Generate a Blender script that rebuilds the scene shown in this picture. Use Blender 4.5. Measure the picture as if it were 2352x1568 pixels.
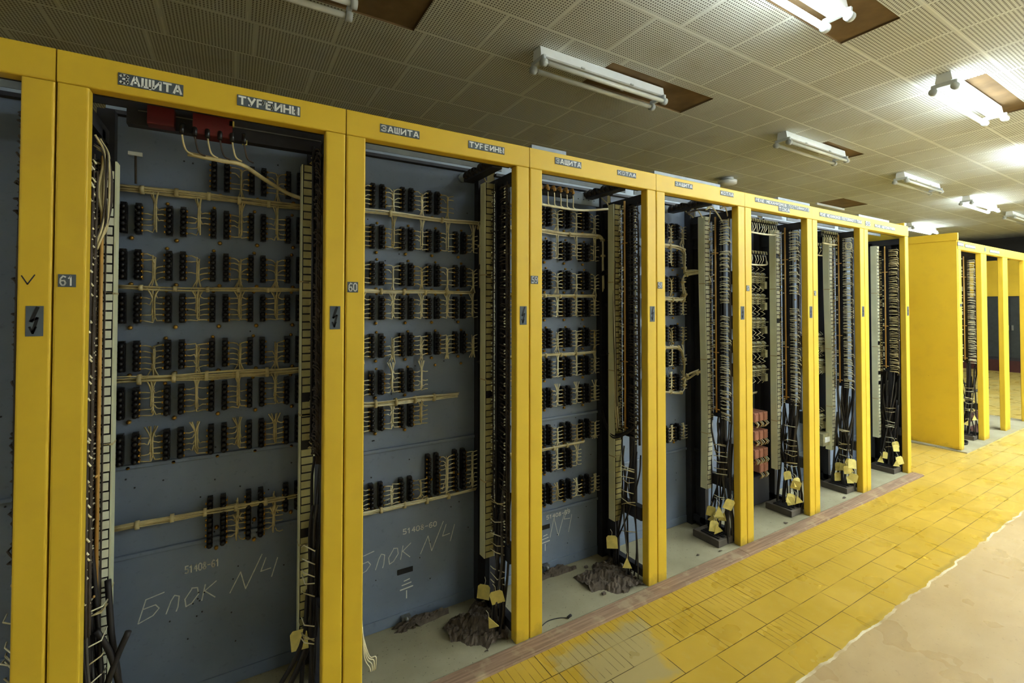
import bpy, math, random
from mathutils import Vector, Matrix
for o in list(bpy.data.objects): bpy.data.objects.remove(o)
SC = bpy.context.scene
COL = SC.collection

# ------------------------------------------------------------------ camera
F_PX, YAW, PIT, ROL = 1070.633, 1.0319, 0.0179, 0.0007
SHY, CAMY, CAMZ = -100.454, -1.7902, 1.5026
fw = Vector((math.cos(YAW)*math.cos(PIT), math.sin(YAW)*math.cos(PIT), math.sin(PIT)))
r0 = Vector((math.sin(YAW), -math.cos(YAW), 0)); u0 = r0.cross(fw)
rt = r0*math.cos(ROL)+u0*math.sin(ROL); up = -r0*math.sin(ROL)+u0*math.cos(ROL)
cd = bpy.data.cameras.new('camera'); cam = bpy.data.objects.new('camera', cd); COL.objects.link(cam)
M3 = Matrix((rt, up, -fw)).transposed()
cam.matrix_world = Matrix.Translation((0, CAMY, CAMZ)) @ M3.to_4x4()
cd.sensor_width = 36; cd.lens = 36*F_PX/2352; cd.shift_y = SHY/2352
cd.clip_start = 0.02; cd.clip_end = 100
SC.camera = cam

# ------------------------------------------------------------------ world / exposure / light levels
w = bpy.data.worlds.new('world'); SC.world = w; w.use_nodes = True
w.node_tree.nodes['Background'].inputs[0].default_value = (0.8, 0.85, 0.9, 1)
w.node_tree.nodes['Background'].inputs[1].default_value = 0.12
SC.view_settings.view_transform = 'Standard'; SC.view_settings.look = 'None'
SC.view_settings.gamma = 1; SC.view_settings.use_curve_mapping = False
SC.view_settings.exposure = 1.95
TUBE_POWER, FILL_POWER = 6.0, 20.0

# ------------------------------------------------------------------ materials
def lin(c):
    return tuple(((v/255)/12.92 if v/255 <= .04045 else ((v/255+.055)/1.055)**2.4) for v in c)+(1,)
class NT:
    def __init__(s, name):
        s.m = bpy.data.materials.new(name); s.m.use_nodes = True
        s.t = s.m.node_tree; s.n = s.t.nodes; s.b = s.n['Principled BSDF']
    def new(s, t, **k):
        n = s.n.new(t)
        for a, v in k.items(): setattr(n, a, v)
        return n
    def link(s, a, b): s.t.links.new(a, b)
    def val(s, sock, v):
        if hasattr(v, 'links') or hasattr(v, 'is_linked'): s.link(v, sock)
        else: sock.default_value = v
    def math(s, op, a, b=0.0, c=None):
        n = s.new('ShaderNodeMath', operation=op)
        s.val(n.inputs[0], a); s.val(n.inputs[1], b)
        if c is not None: s.val(n.inputs[2], c)
        return n.outputs[0]
    def pos(s):
        g = s.new('ShaderNodeNewGeometry'); return g.outputs['Position']
    def xyz(s, v):
        n = s.new('ShaderNodeSeparateXYZ'); s.link(v, n.inputs[0]); return n.outputs
    def noise(s, scale, detail=3, vec=None, rough=.55):
        n = s.new('ShaderNodeTexNoise'); n.inputs['Scale'].default_value = scale
        n.inputs['Detail'].default_value = detail; n.inputs['Roughness'].default_value = rough
        s.link(vec if vec is not None else s.pos(), n.inputs['Vector']); return n.outputs['Fac']
    def ramp(s, f, a, b):
        n = s.new('ShaderNodeMapRange'); s.val(n.inputs[0], f)
        n.inputs[1].default_value = a; n.inputs[2].default_value = b; return n.outputs[0]
    def mix(s, f, a, b):
        n = s.new('ShaderNodeMix', data_type='RGBA'); s.val(n.inputs[0], f)
        for i, v in ((6, a), (7, b)): s.val(n.inputs[i], v)
        return n.outputs[2]
    def comb(s, x, y, z=0.0):
        n = s.new('ShaderNodeCombineXYZ'); s.val(n.inputs[0], x); s.val(n.inputs[1], y); s.val(n.inputs[2], z); return n.outputs[0]
    def fin(s, col, rough=.6, metal=0.0, spec=.4, bump=None, bs=.3, bd=.01):
        s.val(s.b.inputs['Base Color'], col); s.val(s.b.inputs['Roughness'], rough)
        s.b.inputs['Metallic'].default_value = metal
        s.b.inputs['Specular IOR Level'].default_value = spec
        if bump is not None:
            n = s.new('ShaderNodeBump'); n.inputs['Strength'].default_value = bs; n.inputs['Distance'].default_value = bd
            s.link(bump, n.inputs['Height']); s.link(n.outputs[0], s.b.inputs['Normal'])
        return s.m
def simple(name, c, rough=.6, metal=0., var=.25, scale=14, spec=.4):
    k = NT(name); c = lin(c); d = tuple(v*(1-var) for v in c[:3])+(1,)
    return k.fin(k.mix(k.ramp(k.noise(scale), .35, .7), c, d), rough, metal, spec)

M = {}
def mk_yellow():
    k = NT('yellow_enamel'); p = k.pos()
    base = k.mix(k.ramp(k.noise(1.1, 3), .3, .7), lin((226, 190, 54)), lin((214, 177, 47)))
    base = k.mix(k.math('MULTIPLY', k.ramp(k.noise(9, 5), .5, .8), .25), base, lin((190, 152, 60)))
    z = k.xyz(p)[2]
    scuff = k.math('MULTIPLY', k.ramp(k.math('ADD', z, k.math('MULTIPLY', k.noise(16, 5), .13)), .115, .045), .65)
    base = k.mix(scuff, base, lin((110, 88, 40)))
    spk = k.ramp(k.noise(70, 2), .76, .8)
    base = k.mix(k.math('MULTIPLY', spk, .6), base, lin((96, 74, 22)))
    return k.fin(base, .5, 0, .35)
M['yellow'] = mk_yellow()
def mk_panel():
    k = NT('blue_grey_panel_paint')
    c = k.mix(k.ramp(k.noise(3, 4), .3, .7), lin((128, 141, 162)), lin((110, 123, 144)))
    c = k.mix(k.math('MULTIPLY', k.ramp(k.noise(45, 3), .6, .75), .35), c, lin((80, 88, 96)))
    return k.fin(c, .5, 0, .4)
M['panel'] = mk_panel()
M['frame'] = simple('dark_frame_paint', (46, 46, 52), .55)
M['rail'] = simple('pale_grey_rail', (150, 162, 174), .5)
M['bake'] = simple('black_bakelite', (20, 18, 20), .35, var=.3)
M['brass'] = simple('brass_contact', (206, 160, 70), .35, .8)
M['wire'] = simple('pale_wire_insulation', (244, 236, 202), .6, var=.25, scale=25)
M['wireold'] = simple('aged_wire_insulation', (212, 196, 146), .65, var=.4, scale=18)
M['wiredark'] = simple('dark_brown_wire', (74, 64, 54), .7, var=.45, scale=25)  # brown-black wire tone with random variation
M['cable'] = simple('black_cable_sheath', (38, 34, 34), .55, var=.35)
M['cablegrey'] = simple('grey_cable_sheath', (84, 80, 74), .6, var=.35)
M['tag'] = simple('yellowed_paper_tag', (224, 208, 120), .75, var=.25, scale=30)
M['duct'] = simple('pale_plastic_duct', (228, 230, 196), .5, var=.15, scale=6)
M['marker'] = simple('white_marker_strip', (240, 240, 214), .5, var=.15, scale=20)
M['tan'] = simple('tan_divider_rod', (204, 158, 84), .55)
M['plate'] = simple('slate_grey_plate', (86, 96, 104), .55, var=.25)
M['letter'] = simple('white_stencil_paint', (236, 238, 234), .6, var=.12)
M['chalk'] = simple('chalk', (226, 230, 226), .9, var=.3, scale=60)
M['bolt'] = simple('black_sign_paint', (18, 18, 22), .6)
M['red'] = simple('brick_red_relay_case', (172, 116, 92), .55)
M['maroon'] = simple('maroon_bakelite', (96, 26, 26), .45)
M['zinc'] = simple('zinc_metal', (150, 152, 150), .4, .7)
M['relaypale'] = simple('pale_relay_metal', (184, 178, 138), .45, .3, var=.4, scale=30)
M['lampwhite'] = simple('white_lamp_enamel', (236, 240, 240), .35, var=.06)
M['lampcap'] = simple('lamp_holder_plastic', (206, 212, 212), .45, var=.1)
M['tubeoff'] = simple('unlit_tube_glass', (226, 228, 220), .15, var=.08)
M['rubble'] = simple('dusty_rubble', (104, 92, 80), .9, var=.5, scale=40)
M['darkfloor'] = simple('dark_wood_block', (92, 84, 74), .8)
for key_, pw_ in (('tubeon', TUBE_POWER), ('tubefill', FILL_POWER)):
  k = NT('lit_tube_glass'); k.b.inputs['Base Color'].default_value = (.9, .95, 1, 1)
  k.b.inputs['Emission Color'].default_value = (.88, 1.0, 1.03, 1); k.b.inputs['Emission Strength'].default_value = pw_
  M[key_] = k.m

def mk_floor():
    k = NT('painted_tile_and_screed'); p = k.pos(); x, y, z = k.xyz(p)
    ROWP, LEN = .135, .29
    yy = k.math('ADD', y, .08)
    row = k.math('FLOOR', k.math('DIVIDE', yy, ROWP))
    wn = k.new('ShaderNodeTexWhiteNoise', noise_dimensions='1D'); k.link(row, wn.inputs['W'])
    xs = k.math('ADD', x, k.math('MULTIPLY', wn.outputs['Value'], 3.7))
    fx = k.math('FRACT', k.math('DIVIDE', xs, LEN)); cell = k.math('FLOOR', k.math('DIVIDE', xs, LEN))
    wn2 = k.new('ShaderNodeTexWhiteNoise', noise_dimensions='2D'); k.link(k.comb(row, cell), wn2.inputs['Vector'])
    rnd = wn2.outputs['Value']
    fy = k.math('FRACT', k.math('DIVIDE', yy, ROWP))
    def near(f, wdt): return k.math('LESS_THAN', k.math('MINIMUM', f, k.math('SUBTRACT', 1.0, f)), wdt)
    joint = k.math('MAXIMUM', near(fx, .007), near(fy, .013))
    # ribs pressed into the tiles nearest the sill and into odd ones further out
    rf = k.math('FRACT', k.math('DIVIDE', xs, LEN/8))
    rib = near(rf, .035)
    closep = k.ramp(y, -.42, -.12)
    ribsel = k.math('GREATER_THAN', k.math('ADD', closep, k.math('MULTIPLY', rnd, .75)), .72)
    rib = k.math('MULTIPLY', k.math('MULTIPLY', rib, ribsel), k.ramp(k.noise(9, 3), .36, .52))
    lines = k.math('MAXIMUM', k.math('MULTIPLY', joint, k.ramp(k.noise(5, 3), .3, .5)), k.math('MULTIPLY', rib, .8))
    ye = k.mix(k.ramp(k.noise(2.2, 4), .3, .7), lin((204, 168, 66)), lin((188, 153, 50)))
    ye = k.mix(k.math('MULTIPLY', rnd, .14), ye, lin((190, 158, 60)))
    ye = k.mix(k.math('MULTIPLY', k.ramp(k.noise(28, 5), .55, .75), .35), ye, lin((196, 168, 92)))
    # worn bare patch by the sill, and wear in the passage at the end of the row
    dx = k.math('DIVIDE', k.math('SUBTRACT', x, 1.43), .21); dy = k.math('DIVIDE', k.math('ADD', y, .33), .15)
    d2 = k.math('MAXIMUM', k.math('ABSOLUTE', k.math('ADD', dx, k.math('MULTIPLY', dy, -.15))), k.math('ABSOLUTE', dy))
    d2 = k.math('ADD', d2, k.math('MULTIPLY', k.math('SUBTRACT', k.noise(14, 5), .5), 1.0))
    d2 = k.math('ADD', d2, k.math('MULTIPLY', k.math('SUBTRACT', rnd, .5), .9))
    bare = k.ramp(d2, 1.05, .75)
    ye = k.mix(k.math('MULTIPLY', bare, .85), ye, lin((176, 160, 112)))
    wear = k.math('MULTIPLY', k.ramp(x, 4.6, 7.5), k.ramp(k.noise(1.6, 4), .2, .6))
    ye = k.mix(k.math('MULTIPLY', wear, .75), ye, lin((196, 180, 116)))
    tile = k.mix(k.math('MULTIPLY', lines, .9), ye, lin((72, 58, 24)))
    sc = k.mix(k.ramp(k.noise(1.8, 5), .3, .7), lin((196, 170, 126)), lin((180, 153, 110)))
    st = k.noise(1.0, 4, k.comb(k.math('MULTIPLY', x, 2.2), k.math('MULTIPLY', y, 9.0)))
    sc = k.mix(k.math('MULTIPLY', k.ramp(st, .5, .75), .2), sc, lin((168, 144, 100)))
    sc = k.mix(k.math('MULTIPLY', k.ramp(k.noise(60, 4), .62, .72), .4), sc, lin((150, 128, 90)))
    e = k.math('ADD', y, k.math('MULTIPLY', k.math('SUBTRACT', k.noise(7, 5), .5), .05))
    ist = k.math('GREATER_THAN', e, -.745)
    edge = k.math('MULTIPLY', k.math('LESS_THAN', k.math('ABSOLUTE', k.math('ADD', e, .75)), .006), k.math('MULTIPLY', k.ramp(k.noise(6, 3), .42, .6), .7))
    c = k.mix(ist, sc, tile)
    c = k.mix(edge, c, lin((236, 226, 196)))
    edge2 = k.math('MULTIPLY', k.math('MULTIPLY', k.ramp(k.math('ABSOLUTE', k.math('ADD', e, .732)), .016, .004), k.ramp(k.noise(3, 4), .4, .65)), .5)
    c = k.mix(edge2, c, lin((128, 112, 60)))
    h = k.math('SUBTRACT', k.math('MULTIPLY', k.noise(40, 4), .3), lines)
    return k.fin(c, k.ramp(k.noise(4, 3), .1, 1.2), 0, .3, h, .35, .004)
M['floor'] = mk_floor()
def mk_base():
    k = NT('dusty_grey_screed')
    c = k.mix(k.ramp(k.noise(2.5, 5), .3, .7), lin((172, 165, 138)), lin((142, 136, 110)))
    c = k.mix(k.math('MULTIPLY', k.ramp(k.noise(70, 3), .64, .7), .6), c, lin((70, 64, 54)))
    return k.fin(c, .85, 0, .2, k.noise(60, 4), .3, .004)
M['base'] = mk_base()
def mk_sill():
    k = NT('worn_brown_sill'); x, y, z = k.xyz(k.pos())
    g = k.noise(1, 4, k.comb(k.math('MULTIPLY', x, 3), k.math('MULTIPLY', y, 90), k.math('MULTIPLY', z, 90)))
    c = k.mix(k.ramp(g, .3, .7), lin((168, 138, 112)), lin((126, 100, 80)))
    c = k.mix(k.math('MULTIPLY', k.ramp(k.noise(12, 5), .52, .66), .7), c, lin((176, 156, 124)))
    return k.fin(c, .75, 0, .25)
M['sill'] = mk_sill()
def mk_ceil():
    k = NT('perforated_ceiling_tile'); p = k.pos(); x, y, z = k.xyz(p)
    ROWP, LEN = .432, .485
    yy = k.math('SUBTRACT', y, .118)
    row = k.math('FLOOR', k.math('DIVIDE', yy, ROWP))
    wn = k.new('ShaderNodeTexWhiteNoise', noise_dimensions='1D'); k.link(row, wn.inputs['W'])
    xs = k.math('ADD', x, k.math('MULTIPLY', wn.outputs['Value'], .485))
    fx = k.math('FRACT', k.math('DIVIDE', xs, LEN)); cell = k.math('FLOOR', k.math('DIVIDE', xs, LEN))
    fy = k.math('FRACT', k.math('DIVIDE', yy, ROWP))
    wn2 = k.new('ShaderNodeTexWhiteNoise', noise_dimensions='2D'); k.link(k.comb(row, cell), wn2.inputs['Vector'])
    def near(f, wdt): return k.math('LESS_THAN', k.math('MINIMUM', f, k.math('SUBTRACT', 1.0, f)), wdt)
    j = k.math('MAXIMUM', k.math('MULTIPLY', near(fx, .006), k.math('GREATER_THAN', k.noise(1.7, 2), .52)), near(fy, .009))
    P = .0185
    hx = k.math('SUBTRACT', k.math('FRACT', k.math('DIVIDE', xs, P)), .5)
    rr = k.math('FLOOR', k.math('DIVIDE', yy, P))
    hy = k.math('SUBTRACT', k.math('FRACT', k.math('DIVIDE', yy, P)), .5)
    r = k.math('SQRT', k.math('ADD', k.math('MULTIPLY', hx, hx), k.math('MULTIPLY', hy, hy)))
    hole = k.ramp(r, .31, .24)
    inside = k.math('MULTIPLY', k.math('LESS_THAN', k.math('ABSOLUTE', k.math('SUBTRACT', fx, .5)), .475),
                    k.math('LESS_THAN', k.math('ABSOLUTE', k.math('SUBTRACT', fy, .5)), .475))
    hole = k.math('MULTIPLY', hole, inside)
    c = k.mix(k.ramp(k.noise(.9, 4), .3, .7), lin((228, 233, 230)), lin((214, 217, 208)))
    c = k.mix(k.math('MULTIPLY', wn2.outputs['Value'], .16), c, lin((176, 164, 132)))
    c = k.mix(k.math('MULTIPLY', k.ramp(k.noise(2.4, 5), .55, .8), .35), c, lin((160, 144, 104)))
    c = k.mix(k.math('MULTIPLY', j, .55), c, lin((246, 246, 240)))
    c = k.mix(k.math('MULTIPLY', hole, .9), c, lin((58, 48, 30)))
    return k.fin(c, .8, 0, .2)
M['ceil'] = mk_ceil()
M['recess'] = simple('bare_brown_recess', (132, 108, 74), .85, var=.35, scale=5)
M['wall'] = simple('dull_plaster_wall', (214, 212, 204), .85, var=.1, scale=2)
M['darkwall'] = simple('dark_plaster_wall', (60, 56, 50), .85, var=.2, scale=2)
M['greydoor'] = simple('dark_grey_door_paint', (58, 62, 62), .5)
M['redbrown'] = simple('red_brown_plinth', (74, 34, 28), .7)

# ------------------------------------------------------------------ mesh helper
class MB:
    def __init__(s): s.v = []; s.f = []; s.mi = []; s.sm = []; s.mats = []
    def m(s, key):
        if key not in s.mats: s.mats.append(key)
        return s.mats.index(key)
    def add(s, vs, fs, key, smooth=False):
        o = len(s.v); s.v += [tuple(v) for v in vs]; i = s.m(key)
        for f in fs: s.f.append(tuple(o+a for a in f)); s.mi.append(i); s.sm.append(smooth)
    def box(s, x0, x1, y0, y1, z0, z1, key, mat=None):
        vs = [Vector(q) for q in ((x0,y0,z0),(x1,y0,z0),(x1,y1,z0),(x0,y1,z0),(x0,y0,z1),(x1,y0,z1),(x1,y1,z1),(x0,y1,z1))]
        if mat is not None: vs = [mat @ q for q in vs]
        s.add(vs, ((0,3,2,1),(4,5,6,7),(0,1,5,4),(1,2,6,5),(2,3,7,6),(3,0,4,7)), key); return s
    def bev(s, x0, x1, y0, y1, z0, z1, b, key):
        """box whose vertical edges are rounded (3 segments)"""
        pr = []
        for cx, cy, a in ((x1-b, y0+b, -90), (x1-b, y1-b, 0), (x0+b, y1-b, 90), (x0+b, y0+b, 180)):
            for i in range(4):
                t = math.radians(a+30*i); pr.append((cx+b*math.cos(t), cy+b*math.sin(t)))
        s.prism(pr, z0, z1, key); return s
    def bevx(s, x0, x1, y0, y1, z0, z1, b, key):
        pr = []
        for cy, cz, a in ((y1-b, z0+b, -90), (y1-b, z1-b, 0), (y0+b, z1-b, 90), (y0+b, z0+b, 180)):
            for i in range(4):
                t = math.radians(a+30*i); pr.append((cy+b*math.cos(t), cz+b*math.sin(t)))
        n = len(pr)
        vs = [(x0, a, c) for a, c in pr]+[(x1, a, c) for a, c in pr]
        fs = [tuple(range(n))[::-1], tuple(range(n, 2*n))]+[(i, (i+1) % n, n+(i+1) % n, n+i) for i in range(n)]
        s.add(vs, fs, key); return s
    def prism(s, pr, z0, z1, key):
        n = len(pr)
        vs = [(a, c, z0) for a, c in pr]+[(a, c, z1) for a, c in pr]
        fs = [tuple(range(n))[::-1], tuple(range(n, 2*n))]+[(i, (i+1) % n, n+(i+1) % n, n+i) for i in range(n)]
        s.add(vs, fs, key); return s
    def tube(s, pts, r, key, n=5, cap=True):
        pts = [Vector(p) for p in pts]; vs = []; N = len(pts); ref = None
        for i, p in enumerate(pts):
            t = (pts[min(i+1, N-1)]-pts[max(i-1, 0)])
            if t.length < 1e-9: t = Vector((0, 0, 1))
            t.normalize()
            if ref is None:
                ref = Vector((0, 0, 1)) if abs(t.z) < .9 else Vector((1, 0, 0))
            a = (ref-t*ref.dot(t))
            if a.length < 1e-4: a = Vector((0, 1, 0))-t*t.y
            a.normalize(); c = t.cross(a); ref = a
            rr = r[i] if isinstance(r, (list, tuple)) else r
            for j in range(n):
                th = 2*math.pi*j/n; vs.append(p+(a*math.cos(th)+c*math.sin(th))*rr)
        fs = []
        for i in range(N-1):
            for j in range(n):
                fs.append((i*n+j, i*n+(j+1) % n, (i+1)*n+(j+1) % n, (i+1)*n+j))
        if cap: fs += [tuple(range(n))[::-1], tuple((N-1)*n+j for j in range(n))]
        s.add(vs, fs, key, True); return s
    def ribbon(s, pts, wd, key, y, th=.0008):
        """flat painted / chalk stroke of polyline (x,z) on a surface facing -y"""
        P = [Vector((a, c)) for a, c in pts]
        for a, c in zip(P[:-1], P[1:]):
            d = c-a
            if d.length < 1e-6: continue
            d.normalize(); nn = Vector((-d.y, d.x))*wd/2; e = d*wd*.35
            q = [a-e+nn, a-e-nn, c+e-nn, c+e+nn]
            s.add([(v.x, y-th, v.y) for v in q], ((0, 1, 2, 3),), key)
        return s
    def build(s, name, parent=None, loc=(0, 0, 0)):
        me = bpy.data.meshes.new(name); me.from_pydata(s.v, [], s.f)
        for q in s.mats: me.materials.append(M[q])
        me.polygons.foreach_set('material_index', s.mi); me.polygons.foreach_set('use_smooth', s.sm)
        me.update()
        return link(name, me, parent, loc)
def link(name, me, parent=None, loc=(0, 0, 0)):
    o = bpy.data.objects.new(name, me); COL.objects.link(o); o.location = loc
    if parent is not None: o.parent = parent
    return o
def thing(name, label, cat, loc=(0, 0, 0), group=None):
    o = bpy.data.objects.new(name, None); COL.objects.link(o); o.location = loc; o.empty_display_size = .1
    return tag(o, label, cat, group)
def tag(o, label, cat, group=None):
    o['label'] = label; o['category'] = cat
    if group: o['group'] = group
    return o
def struct(o): o['kind'] = 'structure'; return o
def copy_tree(o, parent=None):
    c = o.copy(); COL.objects.link(c)
    if parent is not None: c.parent = parent
    for ch in list(o.children): copy_tree(ch, c)
    return c
def curve(pts, n=6):
    """Catmull-Rom through points"""
    P = [Vector(p) for p in pts]; P = [P[0]*2-P[1]]+P+[P[-1]*2-P[-2]]; out = []
    for i in range(1, len(P)-2):
        a, b, c, d = P[i-1:i+3]
        for j in range(n):
            t = j/n
            out.append(.5*((2*b)+(c-a)*t+(2*a-5*b+4*c-d)*t*t+(3*b-a-3*c+d)*t*t*t))
    out.append(P[-2]); return out
def bundle(mb, pts, rad, strands, r, key, rng, n=6, sides=5, loose=.6, keys=None):
    base = curve(pts, n)
    for q in range(strands):
        a = rng.uniform(0, 6.28); rr = rad*math.sqrt(rng.uniform(.1, 1)); w1 = rng.uniform(-.4, .4)
        off = []
        for i, p in enumerate(base):
            t = i/(len(base)-1)*6
            off.append(p+Vector((math.cos(a+w1*t)*rr*.7, math.cos(a+w1*t+.7)*rr, math.sin(a+w1*t)*rr))*(1+loose*math.sin(t*1.7+a)*.5))
        mb.tube(off, r, keys[q % len(keys)] if keys else key, sides)

# ------------------------------------------------------------------ lettering
G = {
'А': [[(0,0),(.42,1)],[(.58,1),(1,0)],[(.3,.3),(.7,.3)]], 'Б': [[(.9,1),(0,1),(0,0)],[(.15,.0),(.8,0),(1,.15),(1,.4),(.8,.56),(.15,.56)]],
'В': [[(0,0),(0,1)],[(.18,1),(.75,1),(.9,.8),(.75,.56),(.18,.54)],[(.75,.5),(1,.3),(.8,0),(.18,0)]], 'Г': [[(0,0),(0,1),(.9,1)]],
'Е': [[(0,0),(0,1)],[(.18,1),(.9,1)],[(.18,.52),(.7,.52)],[(.18,0),(.9,0)]],
'З': [[(0,.85),(.25,1),(.75,1),(1,.8),(.8,.56)],[(.35,.53),(.75,.53)],[(.8,.5),(1,.22),(.75,0),(.25,0),(0,.15)]],
'И': [[(0,1),(0,0)],[(.12,.1),(.88,.9)],[(1,1),(1,0)]], 'К': [[(0,0),(0,1)],[(1,1),(.25,.52)],[(.25,.48),(1,0)]],
'Л': [[(0,0),(.42,1)],[(.58,1),(1,0)]], 'М': [[(0,0),(0,1)],[(.12,.9),(.5,.35),(.88,.9)],[(1,1),(1,0)]],
'Н': [[(0,0),(0,1)],[(1,0),(1,1)],[(.2,.5),(.8,.5)]], 'О': [[(.4,0),(.1,.1),(0,.3),(0,.7),(.1,.9),(.4,1)],[(.6,1),(.9,.9),(1,.7),(1,.3),(.9,.1),(.6,0)]],
'П': [[(0,0),(0,1)],[(.15,1),(1,1),(1,0)]], 'Р': [[(0,0),(0,1)],[(.18,1),(.8,1),(1,.85),(1,.6),(.8,.45),(.18,.45)]],
'С': [[(1,.85),(.75,1),(.25,1),(0,.75),(0,.25),(.25,0),(.75,0),(1,.15)]], 'Т': [[(0,1),(1,1)],[(.5,.82),(.5,0)]],
'У': [[(0,1),(.45,.42)],[(1,1),(.35,0),(.1,0)]], 'Х': [[(0,1),(1,0)],[(1,1),(.6,.58)],[(.4,.42),(0,0)]],
'Щ': [[(0,1),(0,0)],[(.12,0),(1.05,0),(1.05,-.15)],[(.5,.15),(.5,1)],[(1,.15),(1,1)]],
'Ы': [[(0,0),(0,1)],[(.15,.0),(.5,.05),(.6,.28),(.5,.5),(.15,.52)],[(1,0),(1,1)]],
'Я': [[(1,0),(1,1)],[(.82,1),(.2,1),(0,.8),(.2,.48),(.82,.48)],[(.5,.4),(0,0)]],
'0': [[(.4,0),(0,.2),(0,.8),(.4,1)],[(.6,1),(1,.8),(1,.2),(.6,0)]], '1': [[(.1,.75),(.5,1),(.5,0)]],
'4': [[(.75,0),(.75,1),(0,.35),(1,.35)]], '5': [[(.95,1),(.1,1),(.05,.55),(.7,.58),(1,.4),(.95,.1),(.6,0),(0,.08)]],
'6': [[(.95,.9),(.5,1),(.05,.7),(0,.25),(.3,0),(.75,0),(1,.25),(.75,.52),(.15,.48)]],
'7': [[(0,1),(1,1),(.35,0)]], '8': [[(.45,.52),(.1,.75),(.35,1),(.65,1),(.9,.75),(.5,.52),(0,.25),(.3,0),(.7,0),(1,.25),(.55,.5)]],
'9': [[(.05,.1),(.5,0),(.95,.3),(1,.75),(.7,1),(.25,1),(0,.75),(.25,.48),(.85,.52)]], '-': [[(.1,.5),(.9,.5)]], ' ': [],
}
def text(mb, s, x0, x1, z0, z1, y, key, wd, slope=0., gap=.32):
    n = len(s); cw = (x1-x0)/(n-gap)
    for i, ch in enumerate(s):
        for pl in G[ch]:
            mb.ribbon([(x0+(i+a*(1-gap))*cw, z0+c*(z1-z0)+slope*(i+a)*cw) for a, c in pl], wd, key, y)
def plate(parent, s, x0, x1, z0, z1, y, name, mx=.006, mz=.006, wd=.0065):
    mb = MB(); mb.box(x0, x1, y-.002, y, z0, z1, 'plate')
    wd = min(wd, (z1-z0-2*mz)*.25, (x1-x0-2*mx)/max(1, len(s))*.27)
    text(mb, s, x0+mx, x1-mx, z0+mz, z1-mz, y-.002, 'letter', wd)
    return mb.build(name, parent)

# ------------------------------------------------------------------ room shell
X0R, X1R, Y0R, Y1R, HC = -6.2, 16.6, -5.2, 5.2, 3.22
mb = MB(); mb.box(X0R, X1R, Y0R, Y1R, -.16, -.012, 'floor'); struct(mb.build('floor'))
# ceiling: tiles on a slab, with the bare slots where boards are missing
recs = [(2.28, 3.40, .64, .98), (2.3, 3.40, -.62, -.30), (4.75, 5.9, -.66, -.46), (-.4, .95, .66, 1.0), (8.3, 9.15, 1.84, 2.24), (5.3, 6.1, .66, .92)]
xs = sorted({X0R, X1R} | {r[0] for r in recs} | {r[1] for r in recs})
ys = sorted({Y0R, Y1R} | {r[2] for r in recs} | {r[3] for r in recs})
mb = MB(); mb.box(X0R, X1R, Y0R, Y1R, HC+.012, HC+.2, 'recess')
def inrec(x, y): return any(r[0] < x < r[1] and r[2] < y < r[3] for r in recs)
for a, b in zip(xs[:-1], xs[1:]):
    for c, d in zip(ys[:-1], ys[1:]):
        if not inrec((a+b)/2, (c+d)/2):
            mb.add([(a,c,HC),(b,c,HC),(b,d,HC),(a,d,HC)], ((0,3,2,1),), 'ceil')
for x0, x1, y0, y1 in recs:
    z1 = HC+.012
    mb.add([(x0,y0,HC),(x1,y0,HC),(x1,y1,HC),(x0,y1,HC),(x0,y0,z1),(x1,y0,z1),(x1,y1,z1),(x0,y1,z1)],
           ((0,1,5,4),(1,2,6,5),(2,3,7,6),(3,0,4,7)), 'recess')
struct(mb.build('ceiling'))
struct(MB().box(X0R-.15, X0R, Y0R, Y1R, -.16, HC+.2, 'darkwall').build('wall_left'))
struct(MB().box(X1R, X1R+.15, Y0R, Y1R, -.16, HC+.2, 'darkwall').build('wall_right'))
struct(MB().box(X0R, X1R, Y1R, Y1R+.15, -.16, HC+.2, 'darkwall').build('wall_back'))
struct(MB().box(X0R, X1R, Y0R-.15, Y0R, -.16, HC+.2, 'wall').build('wall_front'))
mb = MB(); mb.box(-1.35, 5.3, .002, .62, -.012, 0, 'base'); struct(mb.build('floor_2'))
mb = MB(); mb.box(6.49, 9.02, -.055, .55, -.012, .0, 'base'); struct(mb.build('floor_3'))
# sill boards along the foot of the row, two lengths that meet below cabinet 58's right post
for i, (a, b) in enumerate(((-1.35, 2.700), (2.703, 5.31))):
    mb = MB(); mb.bevx(a, b, -.078, .001, -.03, .001, .006, 'sill')
    mb.bevx(a, b, -.084, -.072, -.03, -.004, .003, 'sill'); struct(mb.build('trim_%d' % (i+1)))

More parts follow.
